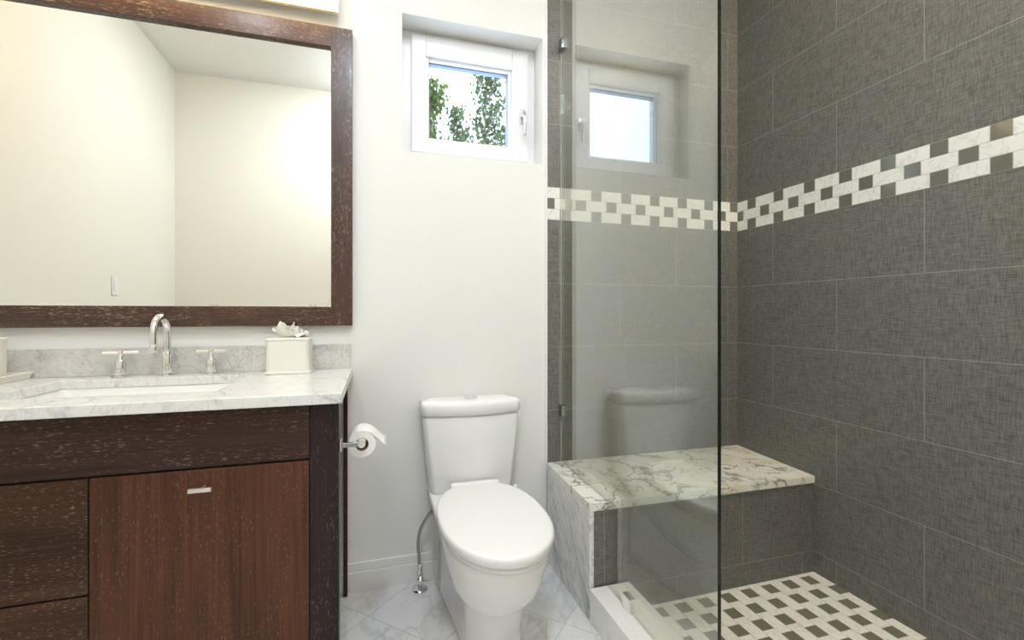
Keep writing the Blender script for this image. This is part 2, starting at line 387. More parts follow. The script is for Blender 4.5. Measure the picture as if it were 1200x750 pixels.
# baseboards
def baseboard(name, x0, x1, y0, y1, face):
    bm = bmesh.new(); add_box(bm, x0, x1, y0, y1, 0, 0.080)
    if face == 'y-': add_box(bm, x0, x1, y0+0.005, y1, 0.083, 0.117); add_box(bm, x0, x1, y0+0.007, y1, 0.079, 0.084)
    elif face == 'y+': add_box(bm, x0, x1, y0, y1-0.005, 0.083, 0.117); add_box(bm, x0, x1, y0, y1-0.007, 0.079, 0.084)
    else: add_box(bm, x0, x1-0.005, y0, y1, 0.083, 0.117); add_box(bm, x0, x1-0.007, y0, y1, 0.079, 0.084)
    return struct(name, bm, M['trim'], bevel=0.002)
baseboard('baseboard_back', XL, 0.781, YB-0.018, YB, 'y-')
baseboard('baseboard_left', XL, XL+0.018, YF, YB-0.02, 'x')
baseboard('baseboard_rear', XL+0.02, 0.78, YF, YF+0.018, 'y+')

# window
YS = 2.160
win = bpy.data.objects.new('window_1', None); C.objects.link(win); win.location = (0.44, YS, WZ0); win['kind'] = 'structure'
def ring_frame(x0, x1, z0, z1, w, y0, y1):
    bm = bmesh.new()
    add_box(bm, x0, x0+w[0], y0, y1, z0, z1); add_box(bm, x1-w[1], x1, y0, y1, z0, z1)
    add_box(bm, x0+w[0], x1-w[1], y0, y1, z0, z0+w[2]); add_box(bm, x0+w[0], x1-w[1], y0, y1, z1-w[3], z1)
    return bm
obj('window_frame', ring_frame(WX0, WX1, WZ0, WZ1, (0.055, 0.055, 0.05, 0.03), YS+0.010, YS+0.08), M['frame'], win, bevel=0.002)
sash = obj('window_sash', ring_frame(0.161, 0.726, 1.916, 2.457, (0.066, 0.081, 0.060, 0.093), YS-0.012, YS+0.055), M['frame'], win, bevel=0.003)
obj('glazing_bead', ring_frame(0.226, 0.646, 1.975, 2.366, (0.016, 0.016, 0.014, 0.016), YS+0.004, YS+0.05), M['frame'], sash, bevel=0.004)
obj('gasket', ring_frame(0.241, 0.632, 1.988, 2.352, (0.004, 0.004, 0.004, 0.007), YS+0.020, YS+0.052), M['gasket'], sash)
obj('pane', box(0.240, 0.633, YS+0.036, YS+0.041, 1.986, 2.354), M['pane'], sash)
h = obj('window_handle', tube(spline([(0.695, YS-0.045, 2.135), (0.697, YS-0.05, 2.118), (0.698, YS-0.05, 2.08), (0.697, YS-0.047, 2.035)], 6), [0.009]*7+[0.0085]*6+[0.008]*6, 12), M['lever'], sash, smooth=True)
bm = bmesh.new(); add_loft(bm, [rrect(0.679, 0.711, 2.100, 2.170, 0.012, 0)]*1+[rrect(0.679, 0.711, 2.100, 2.170, 0.012, 1)])
for v in bm.verts: v.co = Vector((v.co.x, YS-0.012-0.012*v.co.z, v.co.y))
bmesh.ops.recalc_face_normals(bm, faces=bm.faces); obj('handle_plate', bm, M['lever'], h, bevel=0.002)
obj('handle_neck', lathe([(0.010, YS-0.020), (0.009, YS-0.050)], (0.695, 0, 2.135), 'Y', 20), M['lever'], h, smooth=True)

# ================================================================== SHOWER
bench = thing('shower_bench', 'built-in shower bench with veined marble seat and dark tiled front', 'bench', (1.34, 1.82, 0))
bm = bmesh.new()   # seat slab, falling a little to the front
add_loft(bm, [[(x, y, z) for x, y, z in ((XC0, YB-0.009, 0.4285), (XR-0.001, YB-0.009, 0.4285), (XR-0.001, YBENCH-0.008, 0.409), (XC0, YBENCH-0.008, 0.414))],
              [(x, y, z) for x, y, z in ((XC0, YB-0.009, 0.4615), (XR-0.001, YB-0.009, 0.4550), (XR-0.001, YBENCH-0.008, 0.440), (XC0, YBENCH-0.008, 0.447))]])
bmesh.ops.recalc_face_normals(bm, faces=bm.faces)
obj('seat_slab', bm, M['bench'], bench, bevel=0.002)
bm = bmesh.new()
add_loft(bm, [[(XC0, YB-0.02, 0.001), (XC0+0.019, YB-0.02, 0.001), (XC0+0.019, YBENCH-0.006, 0.001), (XC0, YBENCH-0.006, 0.001)],
              [(XC0, YB-0.02, 0.428), (XC0+0.019, YB-0.02, 0.428), (XC0+0.019, YBENCH-0.006, 0.4135), (XC0, YBENCH-0.006, 0.4135)]])
bmesh.ops.recalc_face_normals(bm, faces=bm.faces)
obj('side_panel', bm, M['side'], bench, bevel=0.0015)
tf = linen_tile('linen_tile_bench', 'X')
# bench front sits in its own object space: same bond as the wall behind it
fr = obj('tiled_front', box(XC0+0.020, XR-0.0015, YBENCH, YB-0.03, 0.007, 0.409), tf, bench)
for nd in tf.node_tree.nodes:
    if nd.type == 'TEX_COORD':
        mp = tf.node_tree.nodes.new('ShaderNodeMapping'); mp.inputs[1].default_value = (1.34, 1.82, 0)
        lks = list(nd.outputs['Object'].links); tos = [l.to_socket for l in lks]
        for l in lks: tf.node_tree.links.remove(l)
        tf.node_tree.links.new(nd.outputs['Object'], mp.inputs[0])
        for s_ in tos: tf.node_tree.links.new(mp.outputs[0], s_)
        break
tag(obj('shower_curb', box(XC0, XC1, YF+0.001, YBENCH-0.007, 0.0005, ZCURB), M['curb'], bevel=0.003),
    'low white marble curb along the floor at the shower entrance', 'curb')

# frameless glass, notched over the bench
GT = 0.0055; ZG1 = 2.90; YG0 = 0.985
gl = thing('glass_panel', 'tall clear frameless shower glass standing on the marble curb and bench', 'glass panel', (XG, YG0+0.3, ZCURB))
bm = bmesh.new()
prof = [(YG0, ZCURB+0.003), (YBENCH-0.012, ZCURB+0.003), (YBENCH-0.012, 0.450), (YB-0.013, 0.463), (YB-0.013, ZG1), (YG0, ZG1)]
a = [bm.verts.new((XG-GT, y, z)) for y, z in prof]; b_ = [bm.verts.new((XG+GT, y, z)) for y, z in prof]
f0 = bm.faces.new(a); f1 = bm.faces.new(b_[::-1])
for i in range(len(prof)):
    j = (i+1) % len(prof); f = bm.faces.new((a[i], b_[i], b_[j], a[j])); f.material_index = 1 if i == 5 else 0
bmesh.ops.recalc_face_normals(bm, faces=bm.faces)
obj('pane', bm, [M['glass'], M['glass_edge']], gl)
obj('silicone_seal', box(XG-0.0025, XG+0.0025, YB-0.0125, YB-0.0085, 0.463, ZG1), M['seal'], gl)
for z in (2.449, 0.708):
    bm = box(XG-0.014, XG+0.013, YB-0.052, YB-0.0095, z-0.026, z+0.026)
    obj('wall_clamp', bm, M['clamp'], gl, bevel=0.002)
obj('curb_clamp', box(XG-0.013, XG+0.013, 1.400, 1.452, ZCURB+0.0005, ZCURB+0.052), M['chrome'], gl, bevel=0.002)

# ================================================================== VANITY
YV = 1.43; ZT = 0.94
van = thing('vanity_cabinet', 'dark wenge vanity cabinet with door and drawers under the marble counter', 'cabinet', (-0.83, 1.74, 0))
obj('carcass', box(-1.555, -0.172, YV+0.020, YB-0.022, 0.12, 0.775), M['wood_post'], van)
obj('side_panel', box(-0.190, -0.172, YV+0.046, YB-0.022, 0.776, 0.908), M['wood_post'], van)
obj('top_rail', box(-1.375, -0.1805, YV, YV+0.03, 0.752, 0.908), M['wood_h'], van, bevel=0.0012)
obj('post', box(-0.1785, -0.101, YV, YV+0.045, 0.002, 0.908), M['wood_post'], van, bevel=0.0012)
obj('post', box(-1.560, -1.377, YV, YV+0.045, 0.002, 0.908), M['wood_post'], van, bevel=0.0012)
obj('rear_leg', box(-0.1245, -0.1085, 2.005, 2.030, 0.002, 0.908), M['wood_drawer'], van)
obj('shadow_gap', box(-1.375, -0.180, YV+0.012, YV+0.020, 0.12, 0.760), M['dark'], van)
door = obj('door', box(-0.6980, -0.1815, YV-0.001, YV+0.019, 0.125, 0.7455), M['wood_door'], van, bevel=0.0012)
def pull(xc, z, par):
    bm = box(xc-0.027, xc+0.027, YV-0.032, YV-0.023, z-0.0055, z+0.0055)
    hd = obj('handle', bm, M['pale'], par, bevel=0.001)
    obj('handle_stem', tube([(xc+0.004, YV+0.001, z), (xc+0.004, YV-0.024, z)], 0.005, 12), M['satin'], hd, smooth=True)
pull(-0.445, 0.699, door)
for z0, z1 in ((0.451, 0.7455), (0.125, 0.4455)):
    d = obj('drawer', box(-1.374, -0.7015, YV-0.001, YV+0.019, z0, z1), M['wood_drawer'], van, bevel=0.0012)
    pull(-1.037, z1-0.05, d)

# counter with the sink cut-out
SX0, SX1, SY0, SY1 = -1.023, -0.449, 1.545, 1.940
ct = thing('marble_countertop', 'white veined marble countertop resting on the dark wood vanity', 'countertop', (-0.83, 1.74, 0.908))
bm = bmesh.new(); CX0, CX1, CY0, CY1 = XL+0.001, -0.0905, 1.402, YB-0.001
outer = [(CX0, CY0), (CX1, CY0), (CX1, CY1), (CX0, CY1)]
inner = [(p[0], p[1]) for p in rrect(SX0, SX1, SY0, SY1, 0.012, 0, 3)]
for z in (0.909, ZT):
    pass
def plate_with_hole(bm, z0, z1, outer, inner):
    n = len(inner); q = n//4
    for z, flip in ((z1, False), (z0, True)):
        o_ = [bm.verts.new((*p, z)) for p in outer]; i_ = [bm.verts.new((*p, z)) for p in inner]
        # inner order: starts +x+y corner, then -x+y, -x-y, +x-y ; outer order: -x-y, +x-y, +x+y, -x+y
        corner = [2, 3, 0, 1]
        for k in range(4):
            c0 = o_[corner[k]]; c1 = o_[corner[(k+1) % 4]]
            seg = [i_[(k*q+j) % n] for j in range(q)]
            nxt = i_[((k+1)*q) % n]
            for s0, s1 in zip(seg[:-1], seg[1:]): bm.faces.new((c0, s0, s1) if not flip else (s1, s0, c0))
            f = (c0, seg[-1], nxt, c1)
            bm.faces.new(f if not flip else f[::-1])
        if not flip: ot, it = o_, i_
        else: ob, ib = o_, i_
    for A, B in ((ot, ob), (it, ib)):
        m = len(A)
        for k in range(m): bm.faces.new((A[k], A[(k+1) % m], B[(k+1) % m], B[k]))
    bmesh.ops.recalc_face_normals(bm, faces=bm.faces)
plate_with_hole(bm, 0.909, ZT, outer, inner)
obj('slab', bm, M['counter'], ct, bevel=0.003)
obj('backsplash', box(XL+0.001, -0.0985, YB-0.021, YB-0.001, ZT+0.0003, 1.041), M['splash'], ct, bevel=0.0015)
# undermount basin
bas = thing('sink_basin', 'white undermount rectangular sink basin set in the marble counter', 'sink', (-0.736, 1.74, 0.78))
e = 0.004
rings = [rrect(SX0-e, SX1+e, SY0-e, SY1+e, 0.02, 0.9085), rrect(SX0+.002, SX1-.002, SY0+.002, SY1-.002, 0.03, 0.895), rrect(SX0+.008, SX1-.008, SY0+.008, SY1-.008, 0.04, 0.83),
         rrect(SX0+.03, SX1-.03, SY0+.03, SY1-.03, 0.05, 0.795), rrect(SX0+.12, SX1-.12, SY0+.12, SY1-.12, 0.05, 0.785)]
bm = loft(rings, cap0=False); 
obj('bowl', bm, M['basin'], bas, smooth=True)
obj('drain', lathe([(0.0, 0.7856), (0.022, 0.7856), (0.022, 0.790), (0.015, 0.791), (0.0, 0.791)], (-0.736, 1.74, 0), 'Z', 24), M['chrome'], bas, smooth=True)

# faucet
FX, FY = -0.735, 1.990
fa = thing('faucet', 'chrome gooseneck faucet between two lever handles behind the sink', 'faucet', (FX, FY, ZT))
obj('base_flange', lathe([(0.0, ZT+.0005), (0.029, ZT+.0005), (0.029, ZT+.004), (0.018, ZT+.006), (0.0, ZT+.006)], (FX, FY, 0), n=32), M['chrome'], fa, smooth=False, bevel=0.0008)
obj('body', lathe([(0.0165, ZT+.005), (0.0165, ZT+.088), (0.0155, ZT+.090), (0.0125, ZT+.091)], (FX, FY, 0)), M['chrome'], fa, smooth=True, bevel=0.001)
pts = [(FX, FY, ZT+.085+.0125*i) for i in range(7)]
zt = pts[-1][2]
for i in range(1, 17):
    a = PI*i/16; pts.append((FX, FY-0.056+0.056*math.cos(a), zt+0.056*math.sin(a)))
pts += [(FX, FY-0.112, zt-0.012*i) for i in range(1, 5)]
sp = obj('spout', tube(pts, 0.0122, 18), M['chrome'], fa, smooth=True)
obj('aerator', lathe([(0.0132, zt-0.046), (0.0132, zt-0.066), (0.010, zt-0.067)], (FX, FY-0.112, 0), n=24), M['chrome'], sp, smooth=True, bevel=0.001)
def tap(x, label, tilt):
    t = thing('tap_handle', label, 'tap', (x, FY, ZT), 'lever handles either side of the faucet')
    obj('base', lathe([(0.0, ZT+.0005), (0.028, ZT+.0005), (0.028, ZT+.004), (0.018, ZT+.006), (0.0, ZT+.006)], (x, FY, 0)), M['chrome'], t, bevel=0.0008)
    obj('body', lathe([(0.0165, ZT+.005), (0.0165, ZT+.056), (0.0145, ZT+.060), (0.009, ZT+.062), (0.008, ZT+.078)], (x, FY, 0)), M['chrome'], t, smooth=True, bevel=0.001)
    c_, s_ = math.cos(tilt), math.sin(tilt); L = 0.050
    bm = tube([(x-L*c_, FY-L*s_, ZT+.086), (x+L*c_, FY+L*s_, ZT+.086)], 0.0068, 16)
    lv = obj('lever', bm, M['pale'], t, bevel=0.001)
    obj('hub', lathe([(0.010, ZT+.076), (0.010, ZT+.094), (0.008, ZT+.096)], (x, FY, 0), n=20), M['chrome'], lv, smooth=True, bevel=0.001)
    return t
tap(-0.879, 'chrome lever tap handle left of the gooseneck spout, nearer the tumbler', 0.25)
tap(-0.593, 'chrome lever tap handle right of the gooseneck spout, nearer the tissue box', -0.05)

# tissue box
tb = thing('tissue_box', 'square cream tissue box holder at the right end of the counter', 'tissue box', (-0.315, 1.955, ZT))
x0, x1, y0, y1 = -0.390, -0.240, 1.892, 2.018
rings = [rrect(x0-.006, x1+.006, y0-.006, y1+.006, 0.018, ZT+.0006), rrect(x0-.006, x1+.006, y0-.006, y1+.006, 0.018, ZT+.008), rrect(x0, x1, y0, y1, 0.016, ZT+.011),
         rrect(x0, x1, y0, y1, 0.016, 1.066), rrect(x0-.003, x1+.003, y0-.003, y1+.003, 0.017, 1.068), rrect(x0-.003, x1+.003, y0-.003, y1+.003, 0.017, 1.074), rrect(x0+.002, x1-.002, y0+.002, y1-.002, 0.016, 1.077)]
obj('cover', loft(rings), M['cream'], tb, bevel=0.001)
# crumpled tissue: ruffled sheet rising from the slot
rnd = random.Random(5)
bm = bmesh.new(); NR, NA = 7, 40; rings = []
for i in range(NR):
    t = i/(NR-1); ring = []
    for k in range(NA):
        a = 2*PI*k/NA
        nz = mnoise.noise(Vector((2.2*math.cos(a), 2.2*math.sin(a), 0.3+t)))
        n2 = mnoise.noise(Vector((5*math.cos(a), 5*math.sin(a), 4.0+t*1.5)))
        rx = 0.016+0.050*t*(1+0.35*nz); ry = 0.008+0.026*t*(1+0.4*n2)
        peak = 0.030*math.exp(-((math.cos(a)+0.45)**2)/0.16) + 0.012
        z = 1.0765 + t*(peak*(1.15+1.0*n2)+0.018*nz) - 0.014*max(0, t-0.6)*(math.cos(a) > 0.3)
        ring.append((-0.309+rx*math.cos(a)+0.003*n2, 1.952+ry*math.sin(a), max(1.0775, z+0.002)))
    rings.append(ring)
add_loft(bm, rings, cap0=True, cap1=False)
for k in range(9):                                   # inner folds
    cx = -0.335+0.011*k+rnd.uniform(-.004, .004); hgt = (0.060, 0.048, 0.040, 0.062, 0.046, 0.036, 0.031, 0.026, 0.020)[k]
    w = rnd.uniform(0.010, 0.017); a = rnd.uniform(-0.6, 0.6)
    rows = []
    for i in range(4):
        t = i/3; rows.append([bm.verts.new((cx+w*(1-0.55*t)*u*math.cos(a)+0.008*t*rnd.uniform(-1, 1), 1.952+w*u*math.sin(a)+0.012*math.sin(3*u+k)*t+rnd.uniform(-.003, .003), 1.0775+hgt*t*(1-0.25*abs(u))+rnd.uniform(-.002, .002)*t)) for u in (-1, -0.5, 0, 0.5, 1)])
    for r0, r1 in zip(rows[:-1], rows[1:]):
        for i in range(4): bm.faces.new((r0[i], r0[i+1], r1[i+1], r1[i]))
o = obj('tissue', bm, M['tissue'], tb, smooth=True, sub=1)
s = o.modifiers.new('thick', 'SOLIDIFY'); s.thickness = 0.0008

# tray and tumbler at the left end
bm = loft([rrect(-1.36, -1.155, 1.80, 2.022, 0.008, ZT+.0005), rrect(-1.363, -1.150, 1.797, 2.025, 0.008, ZT+.018), rrect(-1.366, -1.147, 1.794, 2.027, 0.008, ZT+.020), rrect(-1.366, -1.147, 1.794, 2.027, 0.008, ZT+.024),
           rrect(-1.356, -1.157, 1.804, 2.017, 0.006, ZT+.024), rrect(-1.354, -1.159, 1.806, 2.015, 0.006, ZT+.010)])
tag(obj('vanity_tray', bm, M['cream'], bevel=0.001, origin=(-1.26, 1.91, ZT)), 'rectangular cream tray on the counter by the left photo edge', 'tray')
bm = lathe([(0.0, 0), (0.045, 0), (0.047, 0.006), (0.047, 0.128), (0.049, 0.131), (0.049, 0.138), (0.045, 0.138), (0.043, 0.130), (0.043, 0.012), (0.0, 0.012)], (-1.217, 1.925, ZT+.0104), n=40)
tag(obj('tumbler', bm, M['cream'], smooth=True, bevel=0.001, origin=(-1.217, 1.925, ZT+.0104)), 'cream tumbler standing on the cream vanity tray', 'tumbler')

# toilet paper on its holder
tp = thing('paper_holder', 'chrome toilet paper holder arm on the side of the vanity post', 'paper holder', (-0.101, 1.452, 0.777))
PX, PZ = -0.038, 0.777
obj('wall_plate', box(-0.1008, -0.094, 1.440, 1.466, PZ-0.018, PZ+0.018), M['chrome'], tp, bevel=0.002)
bm = bmesh.new(); add_box(bm, -0.095, PX+0.008, 1.446, 1.460, PZ-0.008, PZ+0.006)
obj('arm', bm, M['clamp'], tp, bevel=0.002)
obj('spindle', lathe([(0.0, 1.440), (0.0105, 1.440), (0.0115, 1.444), (0.0115, 1.470), (0.008, 1.474), (0.008, 1.590), (0.0, 1.592)], (PX, 0, PZ), 'Y', 24), M['chrome'], tp, smooth=True, bevel=0.0008)
RZ = PZ-0.0110; RR = 0.041
rl = thing('toilet_paper_roll', 'white toilet paper roll with loose flap hanging on the chrome holder', 'toilet paper', (PX, 1.53, RZ))
bm = bmesh.new(); n = 48
R = []
for r, y in ((0.0195, 1.482), (RR, 1.482), (RR, 1.584), (0.0195, 1.584)):
    R.append([bm.verts.new((PX+r*math.cos(2*PI*k/n), y, RZ+r*math.sin(2*PI*k/n))) for k in range(n)])
for i in range(4):
    for k in range(n): bm.faces.new((R[i][k], R[i][(k+1) % n], R[(i+1) % 4][(k+1) % n], R[(i+1) % 4][k]))
bmesh.ops.recalc_face_normals(bm, faces=bm.faces)
obj('paper', bm, M['paper'], rl, bevel=0.001)
bm = bmesh.new(); R = []
for r, y in ((0.0184, 1.4815), (0.0195, 1.4815), (0.0195, 1.5845), (0.0184, 1.5845)):
    R.append([bm.verts.new((PX+r*math.cos(2*PI*k/n), y, RZ+r*math.sin(2*PI*k/n))) for k in range(n)])
for i in range(4):
    for k in range(n): bm.faces.new((R[i][k], R[i][(k+1) % n], R[(i+1) % 4][(k+1) % n], R[(i+1) % 4][k]))
bmesh.ops.recalc_face_normals(bm, faces=bm.faces); obj('core', bm, M['card'], rl)
path = [(PX+(RR+.001)*math.cos(a), RZ+(RR+.0012)*math.sin(a)) for a in [PI*0.98-PI*0.58*i/12 for i in range(13)]]
px_, pz_ = path[-1]
path += [(px_+0.016, pz_-0.006), (px_+0.030, pz_-0.018), (px_+0.042, pz_-0.030), (px_+0.052, pz_-0.039), (px_+0.060, pz_-0.042)]
bm = bmesh.new(); rows = []
for i, (x, z) in enumerate(path):
    t = max(0, i-12)/5; rows.append([bm.verts.new((x, 1.481+t*0.006+0.104*(1-0.10*t)*u, z-0.012*t*(1-u)*0.4-0.010*math.sin(PI*u)*t)) for u in (0, .25, .5, .75, 1)])
for r0, r1 in zip(rows[:-1], rows[1:]):
    for i in range(4): bm.faces.new((r0[i], r0[i+1], r1[i+1], r1[i]))
o = obj('loose_sheet', bm, M['paper'], rl, smooth=True)
s = o.modifiers.new('thick', 'SOLIDIFY'); s.thickness = 0.0014; s.offset = 1.0

# ================================================================== MIRROR AND LIGHT
mi = thing('wall_mirror', 'large wall mirror in a dark brown wood frame above the counter', 'mirror', (-0.735, 2.03, 1.12))
MX1, MZ0, MZ1 = -0.0897, 1.119, 2.350; MX0 = -0.735*2-MX1; FW = 0.083; Y0, Y1 = 2.018, YB-0.001
obj('side_frame', box(MX1-FW, MX1, Y0, Y1, MZ0, MZ1), M['wood_mv'], mi, bevel=0.0015)
obj('side_frame', box(MX0, MX0+FW, Y0, Y1, MZ0, MZ1), M['wood_mv'], mi, bevel=0.0015)
obj('top_frame', box(MX0+FW, MX1-FW, Y0, Y1, MZ1-FW, MZ1), M['wood_mh'], mi, bevel=0.0015)
obj('bottom_frame', box(MX0+FW, MX1-FW, Y0, Y1, MZ0, MZ0+0.078), M['wood_mh'], mi, bevel=0.0015)
obj('mirror_glass', box(MX0+FW-.004, MX1-FW+.004, 2.036, 2.042, MZ0+0.074, MZ1-FW+.004), M['mirror'], mi)

vl = thing('vanity_light', 'lit white bar light in a nickel tray on the wall above the mirror', 'wall light', (-0.735, 2.03, 2.45))
LX1 = -0.142; LX0 = -1.328; LZ0, LZ1 = 2.395, 2.520
bm = bmesh.new(); add_box(bm, LX0, LX1, 2.000, 2.006, LZ0, LZ1)
add_box(bm, LX0, LX1, 1.990, 2.000, LZ0, LZ0+.006); add_box(bm, LX0, LX1, 1.990, 2.000, LZ1-.006, LZ1)
add_box(bm, LX0, LX0+.006, 1.990, 2.000, LZ0+.006, LZ1-.006); add_box(bm, LX1-.006, LX1, 1.990, 2.000, LZ0+.006, LZ1-.006)
obj('tray', bm, M['satin'], vl)
obj('back_box', box(-0.86, -0.61, 2.006, YB-0.001, LZ0+.01, LZ1-.01), M['satin'], vl, bevel=0.002)
obj('diffuser', box(LX0+.008, LX1-.008, 1.922, 1.999, LZ0+.008, LZ1-.008), M['diffuser'], vl, bevel=0.006)

def can(x, y, label, mat):
    t = thing('recessed_light', label, 'ceiling light', (x, y, ZC), 'recessed ceiling lights')
    obj('trim_ring', lathe([(0.052, ZC-.0005), (0.075, ZC-.0005), (0.075, ZC-.004), (0.062, ZC-.008), (0.052, ZC-.006)], (x, y, 0), n=32), M['trim'], t, smooth=False)
    obj('lens', lathe([(0.0, ZC-.002), (0.058, ZC-.002), (0.058, ZC-.0085), (0.0, ZC-.0095)], (x, y, 0), n=32), mat, t)
    return t
can(1.79, 0.85, 'recessed round ceiling light over the shower floor', M['can'])
can(0.38, 0.72, 'recessed round ceiling light over the toilet', M['can2'])
can(-0.75, 0.72, 'added fill light, shaped as a round ceiling can before the vanity', M['can2'])  # extra can, added to bring more overhead light to the room
dm = thing('fill_light', 'added soft fill light, round and white, on the ceiling by the camera', 'ceiling light', (0.0, 0.1, ZC))  # unseen fixture, added as a soft fill from the camera side
obj('base_ring', lathe([(0.0, ZC-.0005), (0.19, ZC-.0005), (0.19, ZC-.02), (0.0, ZC-.02)], (0.0, 0.1, 0), n=40), M['trim'], dm)
obj('fill_dome', lathe([(0.0, ZC-.0205), (0.175, ZC-.0205), (0.17, ZC-.045), (0.13, ZC-.075), (0.07, ZC-.09), (0.0, ZC-.094)], (0.0, 0.1, 0), n=40), M['fill_dome'], dm, smooth=True)

# light switch on the left wall, towel bar on the rear wall (both seen in the mirror)
sw = thing('light_switch', 'white rocker light switch plate on the left wall seen in mirror', 'switch', (XL, 0.57, 1.345))
obj('plate', box(XL+.0003, XL+.006, 0.535, 0.607, 1.287, 1.403), M['switch'], sw, bevel=0.002)
obj('rocker', box(XL+.006, XL+.010, 0.554, 0.588, 1.312, 1.378), M['trim'], sw, bevel=0.002)
tw = thing('towel_bar', 'chrome towel bar mounted low on the rear wall seen in mirror', 'towel bar', (-0.92, YF, 1.245))
for x in (-1.30, -0.53):
    obj('bracket', box(x-.03, x+.03, YF+.0005, YF+.010, 1.20, 1.252), M['chrome'], tw, bevel=0.003)
    obj('stand_off', box(x-.012, x+.012, YF+.010, YF+.075, 1.214, 1.238), M['chrome'], tw, bevel=0.003)
obj('bar', tube([(-1.32, YF+.065, 1.226), (-0.51, YF+.065, 1.226)], 0.009, 16), M['chrome'], tw, smooth=True)

# ================================================================== TOILET
TX = 0.397
toi = thing('toilet', 'white two-piece toilet with closed lid between vanity and shower', 'toilet', (TX, 1.75, 0))
def outline(hw, ytip, yb, wb, z, ymid=1.56, nf=22, nb=6, pw=2.15):
    """plan outline: straight-ish back of half width wb at yb, egg front ending at ytip"""
    pts = []
    for i in range(nf+1):                      # front half, from right to left
        a = PI*i/nf; cx, sy = math.cos(a), math.sin(a)
        k = 2/pw
        pts.append((TX+hw*math.copysign(abs(cx)**k, cx), ymid-(ymid-ytip)*abs(sy)**k, z))
    for i in range(1, nb+1):                   # left side going back
        t = i/nb; s = t*t*(3-2*t); pts.append((TX-(hw+(wb-hw)*s), ymid+(yb-ymid)*t, z))
    for i in range(nb, 0, -1):
        t = i/nb; s = t*t*(3-2*t); pts.append((TX+(hw+(wb-hw)*s), ymid+(yb-ymid)*t, z))
    return pts
bm = loft([outline(0.080, 1.45, 1.80, 0.070, 0.190), outline(0.112, 1.408, 1.86, 0.10, 0.203), outline(0.136, 1.368, 1.88, 0.118, 0.232), outline(0.152, 1.338, 1.89, 0.135, 0.268),
           outline(0.165, 1.312, 1.90, 0.155, 0.320), outline(0.174, 1.292, 1.93, 0.170, 0.362), outline(0.179, 1.280, 2.02, 0.177, 0.390), outline(0.180, 1.278, 2.02, 0.178, 0.407), outline(0.175, 1.284, 2.016, 0.174, 0.415)])
obj('bowl', bm, M['porcelain'], toi, smooth=True, bevel=0.003)
bm = loft([outline(0.104, 1.450, 2.00, 0.137, 0.001, pw=2.0), outline(0.104, 1.450, 2.00, 0.137, 0.010, pw=2.0), outline(0.098, 1.458, 2.00, 0.134, 0.024, pw=2.0), outline(0.100, 1.452, 2.00, 0.132, 0.10, pw=2.0), outline(0.108, 1.414, 2.00, 0.130, 0.20, pw=2.0), outline(0.120, 1.42, 2.00, 0.125, 0.30, pw=2.0)])
obj('pedestal', bm, M['porcelain'], toi, smooth=True)
# seat and lid
def seat_out(d, z, yt=1.252, yc=1.55, yb=1.872, a=0.190, n=28):
    pts = []
    for i in range(2*n):
        t = PI*i/n; cx, sy = math.cos(t), math.sin(t)
        if i <= n: k = 2/2.08; pts.append((TX+(a-d)*math.copysign(abs(cx)**k, cx), yc-(yc-yt-d)*abs(sy)**k, z))
        else: k = 2/2.5; pts.append((TX+(a-d)*math.copysign(abs(cx)**k, cx), yc+(yb-yc-d)*abs(sy)**k, z))
    return pts
st_ = obj('seat', loft([seat_out(0.016, 0.4155), seat_out(0.009, 0.418), seat_out(0.009, 0.4305), seat_out(0.012, 0.4318)]), M['seat'], toi, smooth=True)
obj('lid', loft([seat_out(0.030, 0.4350), seat_out(0.004, 0.4355), seat_out(0.0, 0.438), seat_out(0.0, 0.457), seat_out(0.0015, 0.4630), seat_out(0.005, 0.4662), seat_out(0.009, 0.4670), seat_out(0.02, 0.4674), seat_out(0.12, 0.4684)]), M['seat'], toi, smooth=True)
obj('hinge_cover', loft([[(TX+sx*0.115, y, z) for sx, y, z in ((1, 1.838, .4155), (-1, 1.838, .4155), (-1, 1.880, .4155), (1, 1.880, .4155))],
     [(TX+sx*0.100, y, z) for sx, y, z in ((1, 1.845, .475), (-1, 1.845, .475), (-1, 1.874, .475), (1, 1.874, .475))]]), M['seat'], toi, bevel=0.008, segs=3)
obj('side_cap', lathe([(0.0, 0), (0.010, 0.0), (0.010, 0.014), (0.006, 0.022), (0.0, 0.024)], (0.576, 1.875, 0.4155), n=20), M['seat'], toi, smooth=True)
# tank: bowed front
def tank(hw, yf, ybk, bow, z, r=0.028, n=10):
    pts = [(TX+hw, ybk, z)]
    yc = yf+bow
    for i in range(5):
        a = PI/2*i/4; pts.append((TX+hw-r+r*math.cos(a), yc+r-r*math.sin(a), z))
    for i in range(1, n):
        u = 1-2*i/n; pts.append((TX+(hw-r)*u, yc-bow*(1-u*u), z))
    for i in range(5):
        a = PI/2*(1-i/4); pts.append((TX-hw+r-r*math.cos(a), yc+r-r*math.sin(a), z))
    pts.append((TX-hw, ybk, z)); return pts
tk = obj('tank', loft([tank(0.172, 1.894, 2.028, 0.022, 0.4165), tank(0.178, 1.888, 2.03, 0.024, 0.436), tank(0.186, 1.882, 2.03, 0.027, 0.52), tank(0.198, 1.872, 2.03, 0.030, 0.63), tank(0.206, 1.866, 2.03, 0.032, 0.735), tank(0.204, 1.868, 2.03, 0.032, 0.7435)]), M['porcelain'], toi, smooth=True, bevel=0.003)
lid = obj('tank_lid', loft([tank(0.208, 1.864, 2.034, 0.033, 0.7455), tank(0.213, 1.858, 2.035, 0.034, 0.749), tank(0.2135, 1.8575, 2.035, 0.034, 0.785), tank(0.210, 1.861, 2.034, 0.034, 0.796), tank(0.200, 1.871, 2.03, 0.034, 0.8015), tank(0.16, 1.905, 2.01, 0.03, 0.8035)]), M['porcelain'], toi, smooth=True)
